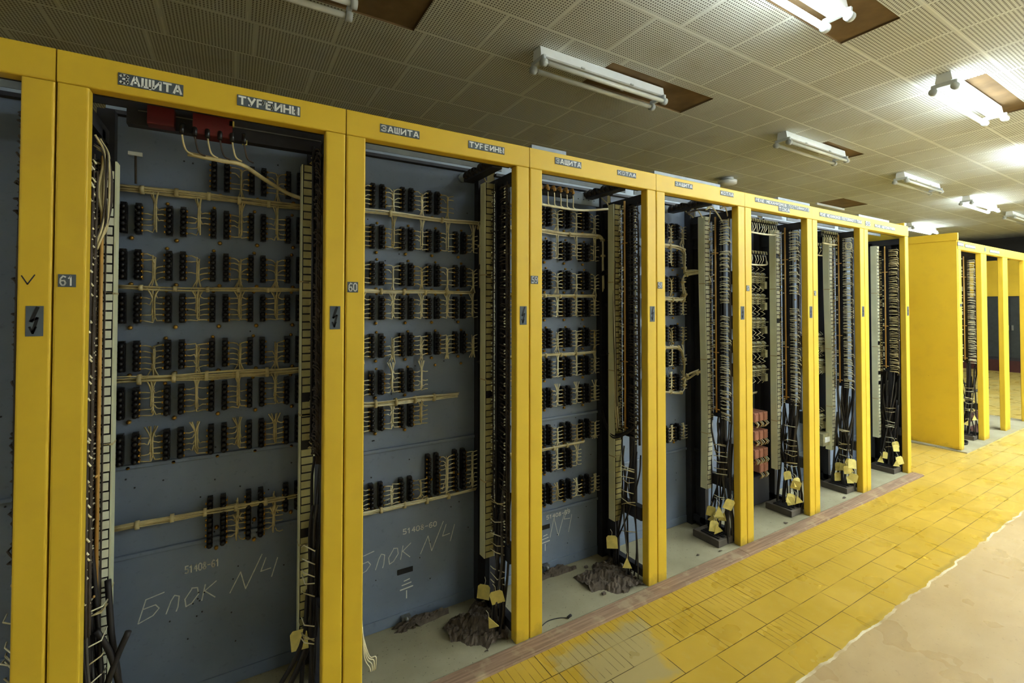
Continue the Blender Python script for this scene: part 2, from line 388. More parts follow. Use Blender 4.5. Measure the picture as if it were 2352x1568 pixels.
# ------------------------------------------------------------------ lamps
def make_lamp(L, on, name_on):
    mb = MB(); a = .05
    pr = [(-a, 3.155), (-a+.012, 3.150), (a-.012, 3.150), (a, 3.155), (a*.8, HC-.002), (-a*.8, HC-.002)]
    vs = [(0, y, z) for y, z in pr]+[(L, y, z) for y, z in pr]; n = 6
    mb.add(vs, [tuple(range(n))[::-1], tuple(range(n, 2*n))]+[(i, (i+1) % n, n+(i+1) % n, n+i) for i in range(n)], 'lampwhite')
    for t in (.3, .7): mb.box(L*t-.015, L*t+.015, -.058, .058, 3.152, 3.160, 'lampcap')
    root = thing('fluorescent_lamp', '', 'lamp')
    mb.build('housing', root)
    for y in (-.062, .062):
        t = MB(); t.tube([(.035, y, 3.102), (L-.035, y, 3.102)], .0165, {0: 'tubeoff', 1: 'tubeon', 2: 'tubefill'}[int(on)], 14)
        to = t.build('tube', root)
        c = MB()
        for q in (.028, L-.034): c.tube([(q, y, 3.102), (q+.016, y, 3.102)], .0172, 'zinc', 14)
        c.build('end_cap', to)
    for q in (0.0, L-.03):
        h = MB()
        h.box(q, q+.024, -.068, .068, 3.122, 3.150, 'lampcap')
        for y in (-.062, .062):
            h.tube([(q-.004, y, 3.102), (q+.03, y, 3.102)], .026, 'lampcap', 16)
            h.box(q+.004, q+.022, y-.012, y+.012, 3.11, 3.15, 'lampcap')
        h.build('tube_holder', root)
    return root
protos = {}
def lamp(x, y, L, on, label, group=None):
    key = (int(on), round(L, 2))
    if key not in protos: o = make_lamp(L, on, ''); protos[key] = o
    else: o = copy_tree(protos[key])
    o.location = (x, y, 0); tag(o, label, 'lamp', group); return o
UNL = 'unlit ceiling lamps over the cabinet row'; LIT = 'lit ceiling lamps'
lamp(1.72, .765, 1.17, False, 'unlit white twin tube lamp, largest of the dark ones, beside a torn brown ceiling slot', UNL)
lamp(4.62, .76, 1.17, False, 'unlit white twin tube lamp above the plates КОТЛА and РЕЛЕ, second in its line', UNL)
lamp(7.32, .76, 1.17, False, 'unlit white twin tube lamp, third and smallest of its line towards the far end', UNL)
lamp(-.62, .80, 1.17, False, 'unlit lamp cut off by the top edge of the photo, only its right end showing', UNL)
lamp(1.75, -.50, 1.17, True, 'glaring lit twin tube lamp cut off by the top edge at the right', LIT)
lamp(4.47, -.50, 1.17, True, 'lit twin tube lamp at right, dark tube holder silhouetted on bright ceiling', LIT)
lamp(9.75, .78, 1.3, True, 'small lit lamp far off, in line beyond the three unlit ones', LIT)
lamp(12.0, .80, 1.3, False, 'faint unlit lamp at the right edge, beyond the small lit lamp', UNL)
lamp(11.9, 2.22, 1.3, True, 'small lit lamp far off just above the gap between the two cabinet rows', LIT)
FILL = 'added fill lamps over the aisle'  # unseen lamps added to even out the light on the yellow fronts
for x, y, L_ in [(7.2, -.5, 1.17), (3.1, -3.35, 1.17)]+[(x, y, 2.4) for x in (4.4, 7.8, 11.0) for y in (-1.78, -2.9, -4.0)]+[(-5.9, -1.5, 2.4)]:
    lamp(x, y, L_, 2, 'added twin tube fill lamp over the open aisle, out of view', FILL)

# smoke detector on the ceiling
t = thing('smoke_detector', 'round white smoke detector on the ceiling above plate ЗАЩИТА КОТЛА', 'smoke detector', (5.66, 2.06, 0))
mb = MB(); mb.tube([(0,0,HC-.001),(0,0,HC-.03)], [.075,.075], 'lampwhite', 28); mb.build('base', t)
mb = MB(); mb.tube([(0,0,HC-.03),(0,0,HC-.045),(0,0,HC-.085),(0,0,HC-.105)], [.06,.12,.115,.05], 'lampwhite', 28); mb.build('cover', t)
mb = MB(); mb.box(8.28, 9.2, 2.215, 2.245, HC-.035, HC-.001, 'lampwhite')
tag(mb.build('ceiling_batten'), 'pale batten at the back edge of the dark missing ceiling panel', 'batten')

# ------------------------------------------------------------------ shared small meshes
rg = random.Random(7)
BACK = .40
def socket_mesh(kind):
    """rear of a plug-in relay base: two columns of terminal studs"""
    mb = MB(); rng = random.Random(kind)
    for s in (-1, 1):
        cx = s*.0215
        mb.box(cx-.010, cx+.010, -.026, 0, -.052, .052, 'bake')
        for i in range(5):
            z = .042-i*.021
            mb.tube([(cx, -.028, z), (cx, -.042, z), (cx, -.047, z)], [.0094, .0094, .0055], 'bake', 9)
            mb.tube([(cx+s*.010, -.036, z), (cx+s*.015, -.036, z)], .0045, 'brass', 6)
        mb.box(cx-.009, cx+.009, -.026, -.003, .052, .060, 'bake')
    if kind % 3 == 0:
        for i in range(5): mb.box(.0352, .0372, -.03, -.012, .034-i*.021, .048-i*.021, 'brass')
    mb.tube([(.0, -.002, -.068), (0, -.012, -.068)], [.008, .006], 'brass', 10)
    return mb
def branch_mesh(seed, dz, key, keep=1.0):
    """wires of one relay: out of both stud columns into the trunk on the right"""
    mb = MB(); rng = random.Random(seed)
    for s in (1, -1):
        x0 = .038 if s == 1 else .103       # second column belongs to the next relay's left side
        for i in range(5):
            if rng.random() > keep: continue
            z = .042-i*.021; d = 1 if s == 1 else -1
            xt = .0705+rng.uniform(-.006, .006); yt = -.032+rng.uniform(-.006, .006); zz = z+rng.uniform(-.008, .004)
            zt = z+(.014 if dz > 0 else -.014)
            mb.tube([(x0, -.036, z), (x0+d*.012, -.038, z+rng.uniform(-.002, .002)), (xt-d*.006, yt, zz), (xt, yt, zt)], .0024, key, 4)
    for q in range(5):
        ox, oy = rng.uniform(-.006, .006), rng.uniform(-.006, .006)
        zs = .04 if dz < 0 else -.045
        mb.tube(curve([(.0705+ox, -.032+oy, zs*(1-.18*q)), (.0705+ox*.8, -.034+oy, dz*.5), (.0705+ox*1.3+.004*q*(1 if q % 2 else -1), -.03+oy, dz)], 3), .0026, key, 4)
    return mb
SOCK = [None]*3
BR = {}
def get_sock(i):
    if SOCK[i] is None:
        o = socket_mesh(i).build('tmp'); SOCK[i] = o.data; bpy.data.objects.remove(o)
    return SOCK[i]
def get_branch(v, dz, key, keep):
    kk = (v, round(dz, 3), key, keep)
    if kk not in BR:
        o = branch_mesh(v*31+int(dz*100)+5, dz, key, keep).build('tmp'); BR[kk] = o.data; bpy.data.objects.remove(o)
    return BR[kk]

def harness(root, pts, strands, rad, key, seed, name='wire_harness', r=.0024, ties=5, keys=None):
    rng = random.Random(seed); mb = MB()
    bundle(mb, pts, rad, strands, r, key, rng, 6, 5, keys=keys)
    base = curve(pts, 6)
    for i in range(1, ties+1):
        j = int(i*(len(base)-2)/(ties+1)); a, b = base[j], base[j+1]; d = (b-a).normalized()*.006
        mb.tube([a-d, a+d], rad*1.25+r, 'wireold' if key != 'wiredark' else 'wiredark', 8)
    return mb.build(name, root)

# ------------------------------------------------------------------ chalk marks
def chalk(root, strokes, wd=.0038, y=BACK-.0005, name='chalk_writing', key='chalk'):
    mb = MB()
    for s in strokes: mb.ribbon(s, wd, key, y)
    return mb.build(name, root)
def blok(x, z, s=1.0, full=True):
    H = []
    if full:
        H += [[(.19,.118),(.09,.105),(.075,.06),(.055,.0),(.02,-.022),(.012,-.018)]] if False else []
        H += [[(.105,.115),(.03,.10),(.0,-.01)], [(.022,.055),(.07,.062),(.085,.04),(.06,.01),(0,-.012)]]
        H += [[(.115,.0),(.135,.06),(.15,.085),(.17,.075),(.165,.02),(.158,.0)]]
        H += [[(.225,.095),(.195,.05),(.2,.01),(.225,.02),(.255,.06),(.25,.095),(.225,.1)]]
        H += [[(.285,.1),(.27,.02)], [(.335,.105),(.28,.065)], [(.285,.065),(.33,.02)]]
    H += [[(.40,.02),(.45,.12)], [(.45,.12),(.475,.02)], [(.475,.02),(.555,.19)]]
    H += [[(.575,.165),(.55,.095),(.60,.10)], [(.635,.15),(.605,.05)]]
    return [[(x+a*s, z+c*s) for a, c in st] for st in H]
def n4(x, z, s):
    H = [[(0,0),(.03,.11)], [(.03,.11),(.062,-.005)], [(.062,-.005),(.115,.14)], [(.135,.145),(.105,.085),(.15,.08)], [(.165,.1),(.14,.0)]]
    return [[(x+a*s, z+c*s) for a, c in st] for st in H]

# ------------------------------------------------------------------ cabinet
LT, LB = 2.234, 2.139
def wire_comb(root, xs, ya, yb, z0, z1, n, key, seed, gaps=(), name='wire_comb', xj=.012, r=.0023):
    """many single wires leaving the terminals and running to the vertical bundle"""
    rng = random.Random(seed); mb = MB(); zz = z0
    for i in range(n):
        z = z0+(z1-z0)*(i+rng.uniform(-.45, .45))/n
        if any(a < z < b for a, b in gaps): continue
        if rng.random() < .08: continue
        d = rng.uniform(-.009, .006); ye = yb+rng.uniform(-.008, .008)
        x = xs+rng.uniform(-xj*.4, xj*.4)
        mb.tube([(x, ya, z), (x-.006, ya+(yb-ya)*.35, z+rng.uniform(-.004, .006)), (x-.008+rng.uniform(-.004, .004), ya+(yb-ya)*.8, z+d*.4), (x-.002, ye, z+d), (x+.006, ye+(yb-ya)*.04, z+d-.012)], r, key, 4)
    # collecting bundle where the wires come together
    for q in range(7):
        ox = rng.uniform(-.008, .008); oy = rng.uniform(-.008, .008)
        mb.tube(curve([(xs+.008+ox, yb+oy+.001, z1-.05*q), (xs+.006+ox*1.4, yb+oy, (z0+z1)/2), (xs+.008+ox, yb+oy, z0-.03)], 6), r, 'wiredark', 4)
    return mb.build(name, root)

def tag_on(parent, x, y, z, sz, rng):
    mb = MB(); a = rng.uniform(-.5, .5); tl = rng.uniform(-.4, .4); hx, hz = sz*.5, sz*.55
    mt = Matrix.Translation((x, y, z)) @ Matrix.Rotation(a*.7-.6, 4, 'Z') @ Matrix.Rotation(tl, 4, 'Y') @ Matrix.Rotation(rng.uniform(-.3, .3), 4, 'X')
    if rng.random() < .35:
        vs = [(-hx, -.0015, -hz), (hx, -.0015, -hz), (0, -.0015, hz), (-hx, .0015, -hz), (hx, .0015, -hz), (0, .0015, hz)]
        fs = ((0,1,2),(5,4,3),(0,3,4,1),(1,4,5,2),(2,5,3,0))
    else:
        c = hx*.35
        pr = [(-hx,-hz),(hx,-hz),(hx,hz-c),(hx-c,hz),(-hx+c,hz),(-hx,hz-c)]
        vs = [(p, -.0015, q) for p, q in pr]+[(p, .0015, q) for p, q in pr]
        fs = [tuple(range(6)), tuple(range(6, 12))[::-1]]+[(i, i+6, (i+1) % 6+6, (i+1) % 6) for i in range(6)]
    mb.add([mt @ Vector(v) for v in vs], fs, 'tag')
    mb.tube([mt @ Vector((0, 0, hz*.8)), mt @ Vector((.004, .006, hz*1.5)), mt @ Vector((-.004, .012, hz*1.9))], .0012, 'wire', 4)
    return mb.build('cable_tag', parent)

def side_gear(root, w, spec, side, seed):
    """frame bars, duct with marker strip, terminals, wires and cables on one side (side=+1 right, -1 left)"""
    rng = random.Random(seed)
    sh = spec.get('shift', 0)
    sx = spec.get('sx', 0); X = (lambda d: w-d) if side > 0 else (lambda d: d-sx)
    def bx(mb, d0, d1, y0, y1, z0, z1, key):
        a, b = sorted((X(d0), X(d1))); mb.box(a, b, y0, y1, z0, z1, key)
    wk = spec.get('wk', 'wire'); tk = spec.get('tk', 'bake')
    mb = MB()
    bx(mb, .035, .085, .352, .398, 0, 2.2, 'frame'); bx(mb, .035, .042, .30, .352, 0, 2.05, 'frame')
    bx(mb, .035, .07, .255, .297, 0, 2.1, 'frame')
    bx(mb, .035, .07, .048, .352, .03, .07, 'frame'); bx(mb, .035, .07, .048, .352, 2.07, 2.12, 'frame')
    bx(mb, .036, .06, .258, .352, 1.97, 2.07, 'frame')
    bx(mb, .035, .075, .048, .255, .33, .40, 'frame')
    bx(mb, .038, .062, .112, .148, .33, 2.09, 'frame')
    for z in (.5, 1.0, 1.5, 1.9):
        bx(mb, .04, .056, .258, .352, z, z+.02, 'frame')
    mb.build('side_frame', root)
    # cable duct and its front marker strip
    mb = MB(); lean = spec.get('lean', 0)
    z0, z1 = spec.get('duct', (.30, 2.09)); N = 16
    da, db, ya, yb = .072-sh, .127-sh, .20, .248
    for i in range(N):
        t0, t1 = i/N, (i+1)/N; o0 = lean*math.sin(t0*5.2); o1 = lean*math.sin(t1*5.2)
        za, zb = z0+(z1-z0)*t0, z0+(z1-z0)*t1
        xa = [X(da-o0), X(db-o0)]; xb = [X(da-o1), X(db-o1)]
        mb.add([(xa[0],ya,za),(xa[1],ya,za),(xa[1],yb,za),(xa[0],yb,za),(xb[0],ya,zb),(xb[1],ya,zb),(xb[1],yb,zb),(xb[0],yb,zb)],
               ((0,1,5,4),(1,2,6,5),(2,3,7,6),(3,0,4,7)), 'duct')
    if spec.get('strap', True):
        for t in (.2, .47, .75):
            o = lean*math.sin(t*5.2); a, b = sorted((X(da-o-.001), X(db-o+.001))); z = z0+(z1-z0)*t
            mb.box(a, b, ya-.0035, yb+.001, z, z+.006, 'wireold')
    duct = mb.build('cable_duct', root)
    mb = MB(); n = int((z1-z0)/.0305)
    for i in range(n):
        t = (i+.5)/n; o = lean*math.sin(t*5.2); z = z0+(z1-z0)*t
        if rng.random() < .04: continue
        j = rng.uniform(-.0018, .0018)
        if t > .86 and spec.get('torn', False) and rng.random() < .5: continue
        a, b = sorted((X(da-o+.007+j), X(db-o-.007+j)))
        mb.box(a, b, ya-.0035, ya-.0005, z-.0125, z+.0125, spec.get('mk', 'marker'))
    for t0 in range(40):
        t = t0/40; o = lean*math.sin(t*5.2); z = z0+(z1-z0)*t; t2 = (t0+1)/40; o2 = lean*math.sin(t2*5.2); zb = z0+(z1-z0)*t2
        a, b = X(da-o+.0045), X(db-o-.0045); a2, b2 = X(da-o2+.0045), X(db-o2-.0045)
        mb.add([(a,ya-.0006,z),(b,ya-.0006,z),(b2,ya-.0006,zb),(a2,ya-.0006,zb)], ((0,1,2,3),), 'bake')
    mb.build('marker_strip', duct)
    # terminal column with its divider rod
    zt0, zt1 = spec.get('term', (.78, 2.07)); mb = MB()
    bx(mb, .062, .082, .118, .178, zt0, zt1, tk)
    nz = int((zt1-zt0)/.0135)
    for i in range(nz):
        z = zt0+(i+.5)*(zt1-zt0)/nz
        a = X(.086); b = X(.080)
        mb.box(min(a, b), max(a, b), .122, .140, z-.0048, z+.0048, tk); mb.box(min(a, b), max(a, b), .156, .174, z-.0048, z+.0048, tk)
        if rng.random() < spec.get('tips', .25):
            a = X(.09); b = X(.086); mb.box(min(a, b), max(a, b), .160, .170, z-.0042, z+.0042, 'marker')
    term = mb.build('terminal_strip', root)
    mb = MB(); xr = X(.0915)
    mb.tube([(xr, .149, zt0+.03), (xr, .149, zt1+.02)], .0055, spec.get('rod', 'tan'), 8)
    for z in (zt0+.42, zt1-.22, zt0+.05): mb.tube([(xr-.001, .128, z), (xr-.001, .17, z)], .0035, spec.get('rod', 'tan'), 6)
    mb.build('divider_rod', term)
    gaps = spec.get('gaps', ())
    wire_comb(root, X(.085) , .121, .058, zt0, zt1, spec.get('nw', 92), wk, seed+1, gaps, r=spec.get('wr', .0031))
    wire_comb(root, X(.085) , .176, .196, zt0, zt1, spec.get('nw', 92), spec.get('wk2', 'wireold'), seed+2, gaps)
    if spec.get('ferr', False):
        mb = MB()
        for i in range(120):
            z = zt0-.02+(zt1-zt0)*i/120
            if rng.random() < .22: continue
            for y, p in ((.062, .8), (.186, .55)):
                if rng.random() < p:
                    mb.tube([(X(.094), y, z), (X(.094), y+.008, z+rng.uniform(-.006, .002))], .0032, 'marker', 5)
        mb.build('wire_ferrules', root)['kind'] = 'stuff'
    # supply cables dropping to the floor, with paper tags
    nc = int(spec.get('cables', 11)*1.4)
    if nc:
        mb = MB(); tops = []
        for i in range(nc):
            y0 = rng.uniform(.05, .21); d0 = rng.uniform(.045, .085); yb_ = rng.uniform(.05, .22); db_ = rng.uniform(.06, .13)
            zt = rng.uniform(.55, .95); bow = rng.uniform(-.02, .03)
            pts = [(X(d0), y0, zt), (X(d0+.01), y0+.004, zt-.12), (X((d0+db_)/2+bow*.4), (y0+yb_)/2+bow*.3, zt*.5), (X(db_), yb_, .14), (X(db_+rng.uniform(-.01, .02)), yb_+.005, .012)]
            mb.tube(curve(pts, 4), rng.choice((.0042, .005, .0062)), 'cable' if rng.random() < .7 else 'cablegrey', 7)
            tops.append((db_, yb_))
        for q in range(9):
            a = rng.choice(tops); z = rng.uniform(.2, .62)
            mb.tube([(X(.085), .08, z), (X(.115), .09+rng.uniform(0, .05), z+rng.uniform(-.01, .01)), (X(.12), .15, z+rng.uniform(-.012, .012))], .0022, 'wire' if q % 3 else 'wireold', 5)
        cab = mb.build('cable_bundle', root)
        for q in range(spec.get('tags', 6)):
            y = rng.uniform(.03, .17); d = rng.uniform(.12, .19)
            tag_on(cab, X(d), y, rng.uniform(.09, .27), rng.uniform(.05, .066), rng)
    if spec.get('plinth', True):
        mb = MB(); a, b = sorted((X(.21), X(.06))); mb.bevx(a, b, .055, .245, .0005, .045, .006, 'darkfloor')
        for q in range(5):
            mb.box(a+.02+q*.022, a+.034+q*.022, .07+.02*(q % 2), .2, .045, .052, 'cable')
        mb.build('cable_block', root)

def lightning(parent, x0, x1, z0, z1, y):
    mb = MB(); mb.box(x0, x1, y-.0015, y, z0, z1, 'plate'); W = x1-x0; H = z1-z0
    P = lambda a, c: (x0+a*W, z0+c*H)
    pts = [[(.72,.93),(.30,.45),(.48,.47)], [(.3,.45),(.62,.60),(.42,.12)], [(.62,.6),(.36,.42)]]
    mb.ribbon([P(.66,.94), P(.32,.50)], .008, 'bolt', y-.0015)
    mb.ribbon([P(.32,.50), P(.66,.60)], .006, 'bolt', y-.0015)
    mb.ribbon([P(.66,.60), P(.42,.14)], .007, 'bolt', y-.0015)
    mb.ribbon([P(.24,.30), P(.42,.10), P(.58,.30)], .005, 'bolt', y-.0015)
    return mb.build('warning_sign', parent)

POST = .0715
def cabinet(x0, w, label, spec, seed):
    root = thing('relay_cabinet', label, 'cabinet', (x0, 0, 0), 'open yellow relay cabinets')
    rng = random.Random(seed); g = .0018
    lp = MB().bev(g, POST, 0, .046, 0.0012, LB-.002, .006, 'yellow').build('post', root)
    rp = MB().bev(w-POST, w-g, 0, .046, 0.0012, LB-.002, .006, 'yellow').build('post', root)
    gl = spec.get('gap', g)
    mb = MB(); mb.bevx(gl, w-gl, 0, .05, LB, LT, .005, 'yellow'); mb.box(POST, w-POST, .05, .07, LB+.004, LB+.02, 'frame')
    li = mb.build('lintel', root)
    for s, a, b, za, zb in spec.get('plates', ()):
        plate(li, s, a, b, za, zb, 0, 'stencil_plate', wd=spec.get('pw', .0065), mx=spec.get('pmx', .006), mz=spec.get('pmz', .006))
    if spec.get('num'):
        s, a, b, za, zb = spec['num']; plate(li if spec.get('num_on_lintel') else lp, s, a, b, za, zb, 0, 'number_plate', .005, .005, .0055)
    if spec.get('bolt', True):
        lightning(rp, w-.0525, w-.0165, 1.418, 1.502, 0)
    if spec.get('strip'):
        a, b = spec['strip']; mb = MB(); mb.box(a, b, .012, .055, LT, LT+.02, 'rail'); mb.build('top_strip', root)
    # back panel with its folded ribs
    mb = MB(); B = BACK
    mb.box(.036, w-.034, B, B+.003, .02, 2.195, 'panel')
    mb.box(.036, w-.034, B-.006, B, .001, .05, 'panel')
    for z in spec.get('ribs', (.86, .34)): mb.bevx(.04, w-.086, B-.012, B, z-.008, z+.008, .004, 'panel')
    # small screws / holes
    for i in range(46):
        a, c = rng.uniform(.1, w-.11), rng.uniform(.1, 2.1)
        mb.tube([(a, B, c), (a, B-.002, c)], .003, 'frame', 6)
    for x in (.2, .35, .49, .63):
        for z in (1.89, 1.72, 1.56, 1.38, 1.21): mb.tube([(x+.02, B, z), (x+.02, B-.008, z)], [.007, .005], 'brass', 8)
    bp = mb.build('back_panel', root)
    mb = MB(); mb.box(.036, w-.034, B-.02, B+.012, 2.198, 2.212, 'frame'); mb.box(.036, w-.034, B-.004, B+.004, 2.212, 2.30, 'rail')  # dark strip stands in for the shadow gap below the pale rail
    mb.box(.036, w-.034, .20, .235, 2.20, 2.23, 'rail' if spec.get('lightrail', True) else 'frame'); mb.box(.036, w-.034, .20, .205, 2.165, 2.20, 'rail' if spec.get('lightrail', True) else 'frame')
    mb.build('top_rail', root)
    # relay bases
    wk = spec.get('wk_back', 'wire')
    for zc, cols, dz in spec.get('rows', ()):
        for ci, cx in enumerate(cols):
            o = link('relay_terminal_block', get_sock(rng.randrange(3)), root, (cx, B, zc))
            keep = spec.get('keep', .92)
            if cx < w-.15:
                link('wire_branch', get_branch(rng.randrange(3), dz, wk if rng.random() < .8 else 'wireold', keep), o, (0, 0, 0))
    for i, (pts, ns, rad) in enumerate(spec.get('harness', ())):
        harness(root, pts, ns, rad, wk, seed*13+i, keys=(wk, wk, 'wireold'))
    if spec.get('chalk'):
        if len(spec['chalk']) > 7: chalk(bp, spec['chalk'][:7], name='chalk_word'); chalk(bp, spec['chalk'][7:], name='chalk_number')
        else: chalk(bp, spec['chalk'], name='chalk_number')
    if spec.get('stencil'):
        s, a, b, z0_, z1_, sl = spec['stencil']; mb = MB(); text(mb, s, a, b, z0_, z1_, B-.0005, 'letter', .004, sl); mb.build('stencil_number', bp)
    if spec.get('earth'):
        ex, ez = spec['earth']; mb = MB()
        mb.ribbon([(ex-.03, ez), (ex+.03, ez+.004)], .006, 'letter', B-.0005); mb.ribbon([(ex-.022, ez+.02), (ex+.022, ez+.024)], .005, 'letter', B-.0005)
        mb.ribbon([(ex-.012, ez+.038), (ex+.014, ez+.042)], .005, 'letter', B-.0005); mb.ribbon([(ex, ez-.01), (ex, ez-.045)], .005, 'letter', B-.0005)
        mb.build('earth_mark', bp)
        mb = MB(); mb.box(ex-.045, ex+.03, B-.004, B, ez+.075, ez+.098, 'bolt'); mb.build('label_slot', bp)
        mb = MB(); mb.box(ex-.03, ex+.012, B-.03, B, ez-.13, ez-.115, 'zinc'); mb.tube([(ex-.01, B-.005, ez-.122), (ex-.01, B-.045, ez-.122)], .008, 'zinc', 8); mb.build('earth_stud', bp)
    side_gear(root, w, spec.get('side', {}), 1, seed*7+3)
    if spec.get('left'): side_gear(root, w, spec['left'], -1, seed*7+61)
    return root

def rowset(cols, zs=(2.01, 1.82, 1.65, 1.49, 1.315, 1.145, .98), dzs=None, skip=None):
    d = dzs or (-.08, .11, -.08, .08, -.075, .095, .08)
    return [(z, [c for i, c in enumerate(cols) if not (skip and (zi, i) in skip)], d[zi]) for zi, z in enumerate(zs)]
def H(z, a, b, sag=0., end=None, y=.362):
    p = [(a, y, z), (a+(b-a)*.33, y-.004, z+sag), (a+(b-a)*.66, y, z-.003), (b, y, z)]
    if end: p += end
    return p

XS = [-.438, .3535, 1.1642, 1.9966, 2.8096, 3.6304, 4.4333, 5.2952]
W = [b-a for a, b in zip(XS[:-1], XS[1:])]
def P(k, *ps):
    """lettering plates measured on the lintel, made local to the cabinet"""
    return [(s, a-XS[k], b-XS[k], za, zb) for s, a, b, za, zb in ps]
def corner(w, z, z2): return [(w-.085, .352, z-.012), (w-.078, .345, z-.05), (w-.078, .345, (z+z2)/2), (w-.076, .345, z2)]

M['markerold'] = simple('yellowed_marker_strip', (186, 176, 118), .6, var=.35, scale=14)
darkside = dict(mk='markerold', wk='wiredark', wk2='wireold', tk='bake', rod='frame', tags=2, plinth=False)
cols61 = (.115, .25, .39, .52, .655)
c62 = cabinet(XS[0]-.81, .81, 'yellow open cabinet at the left edge of the photo, mostly cut off and black inside',
    dict(plates=(), rows=rowset(cols61[2:], keep_ if False else (1.82, 1.49, 1.145)) if False else [], side=dict(darkside, cables=6, tags=0), bolt=True, lightrail=True), 62)
mb = MB(); q = .81
mb.ribbon([(q-.062, 1.585), (q-.050, 1.562)], .003, 'frame', 0); mb.ribbon([(q-.050, 1.562), (q-.036, 1.588)], .003, 'frame', 0)
pass
mb.build('scratch_mark', c62.children[1])
c61 = cabinet(XS[0], W[0], 'yellow cabinet numbered 61, largest in view, very dark inside with chalked БЛОК N4',
    dict(plates=P(0, ('ЗАЩИТА', -.302, -.142, 2.164, 2.200), ('ТУРБИНЫ', .004, .197, 2.170, 2.206)), num=('61', .012, .050, 1.556, 1.592),
         rows=rowset(cols61, skip={(0, 0), (0, 1)})+[(.70, cols61[2:], -.05), (.62, cols61[2:4], .06)], keep=.8, wk_back='wireold',
         harness=[(H(1.925, .08, .70, .004), 12, .011), (H(1.57, .08, .70, -.004), 6, .007), (H(1.235, .08, .70, .0), 14, .014), (H(.71, .08, .70, .004), 12, .011)],
         ribs=(.915, .59), chalk=blok(.15, .345, .72), stencil=('51408-61', .29, .40, .478, .505, .0),
         side=dict(darkside, duct=(.2, 2.06), term=(.95, 2.1), cables=8, tags=1), left=dict(shift=.009, sx=.015, wk='wire', wk2='wiredark', tk='bake', rod='tan', duct=(.22, 1.98), term=(.55, 1.96), cables=12, tags=0, plinth=False, torn=True, tips=.1),
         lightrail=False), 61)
cols60 = (.076, .216, .356, .490, .632)
c60 = cabinet(XS[1], W[1], 'yellow cabinet numbered 60 with chalked БЛОК N4 clearly legible on its grey back',
    dict(plates=P(1, ('ЗАЩИТА', .478, .636, 2.172, 2.204), ('ТУРБИНЫ', .853, 1.030, 2.176, 2.208)), num=('60', .008, .046, 1.553, 1.592),
         rows=rowset(cols60, skip={(0, 4), (5, 3), (6, 3), (5, 4), (6, 4)})+[(.63, cols60, -.05), (.72, cols60[3:], -.12)],
         harness=[(H(1.93, .05, .715, .002, corner(W[1], 1.93, 1.60)), 12, .010), (H(1.572, .05, .70, -.003), 11, .010), (H(1.06, .05, .62, -.004), 14, .013), (H(.568, .05, .72, .004), 12, .011)],
         ribs=(.83,), chalk=blok(.135, .285, .76), stencil=('51408-60', .352, .52, .415, .438, .0), earth=(.37, .155),
         side=dict(darkside, wk2='wiredark', ferr=True, duct=(.30, 2.10), term=(.45, 2.08), tags=3, cables=9)), 60)
c59 = cabinet(XS[2], W[2], 'yellow cabinet numbered 59 under plates ЗАЩИТА and КОТЛА, only N4 chalk visible',
    dict(plates=P(2, ('ЗАЩИТА', 1.308, 1.468, 2.180, 2.212), ('КОТЛА', 1.708, 1.842, 2.185, 2.212)), num=('59', .006, .046, 1.605, 1.642),
         strip=(.02, .22),
         rows=rowset((.076, .216, .356, .496, .636))+[(.77, (.216, .356, .496, .636), -.06), (.62, (.356, .496), .08), (.44, (.356, .496, .636), .06)],
         harness=[(H(1.925, .05, .69, .004, corner(W[2], 1.925, 1.6)), 12, .010), (H(1.562, .05, .70, .0), 9, .008), (H(1.228, .05, .71, .0), 9, .008), (H(.705, .05, .62, .0), 10, .010)],
         ribs=(.86, .335), chalk=n4(.398, .185, .95), stencil=('51408-59', .375, .54, .292, .312, 0.), earth=(.365, .165),
         side=dict(darkside, ferr=True, duct=(.28, 2.09), term=(.77, 2.08), cables=7, tags=2, rod='tan')), 59)
bw = W[3]
c58 = cabinet(XS[3], W[3], 'yellow cabinet numbered 58 with thick pale wire bundles looping to a marker strip',
    dict(plates=P(3, ('ЗАЩИТА', 2.150, 2.300, 2.186, 2.214), ('КОТЛА', 2.560, 2.690, 2.186, 2.214)), num=('58', .008, .044, 1.60, 1.636),
         strip=(.0, .58), pw=.006,
         rows=rowset((.34, .48, .60))+[(.64, (.48, .60), .06)],
         harness=[([(.3, .36, 1.90), (.5, .36, 1.905), (.625, .355, 1.90), (.668, .35, 1.86), (.655, .345, 1.75), (.665, .34, 1.735), (.70, .29, 1.738), (.72, .215, 1.72), (.725, .19, 1.66)], 16, .013),
                  ([(.72, .22, 1.735), (.66, .33, 1.72), (.645, .348, 1.68), (.66, .35, 1.60), (.672, .352, 1.56), (.62, .356, 1.545), (.5, .36, 1.55), (.3, .36, 1.56)], 16, .013),
                  ([(.3, .36, 1.24), (.5, .36, 1.225), (.62, .355, 1.215), (.66, .35, 1.12), (.66, .35, 1.0), (.7, .26, 1.06), (.725, .19, 1.04)], 12, .011),
                  ([(.3, .36, .95), (.5, .36, .93), (.64, .35, .92), (.66, .34, 1.02), (.70, .27, 1.07)], 10, .009)],
         ribs=(.51,), side=dict(duct=(.30, 2.10), lean=.010, gaps=((1.45, 1.52), (1.86, 1.9)), tags=8, cables=12)), 58)
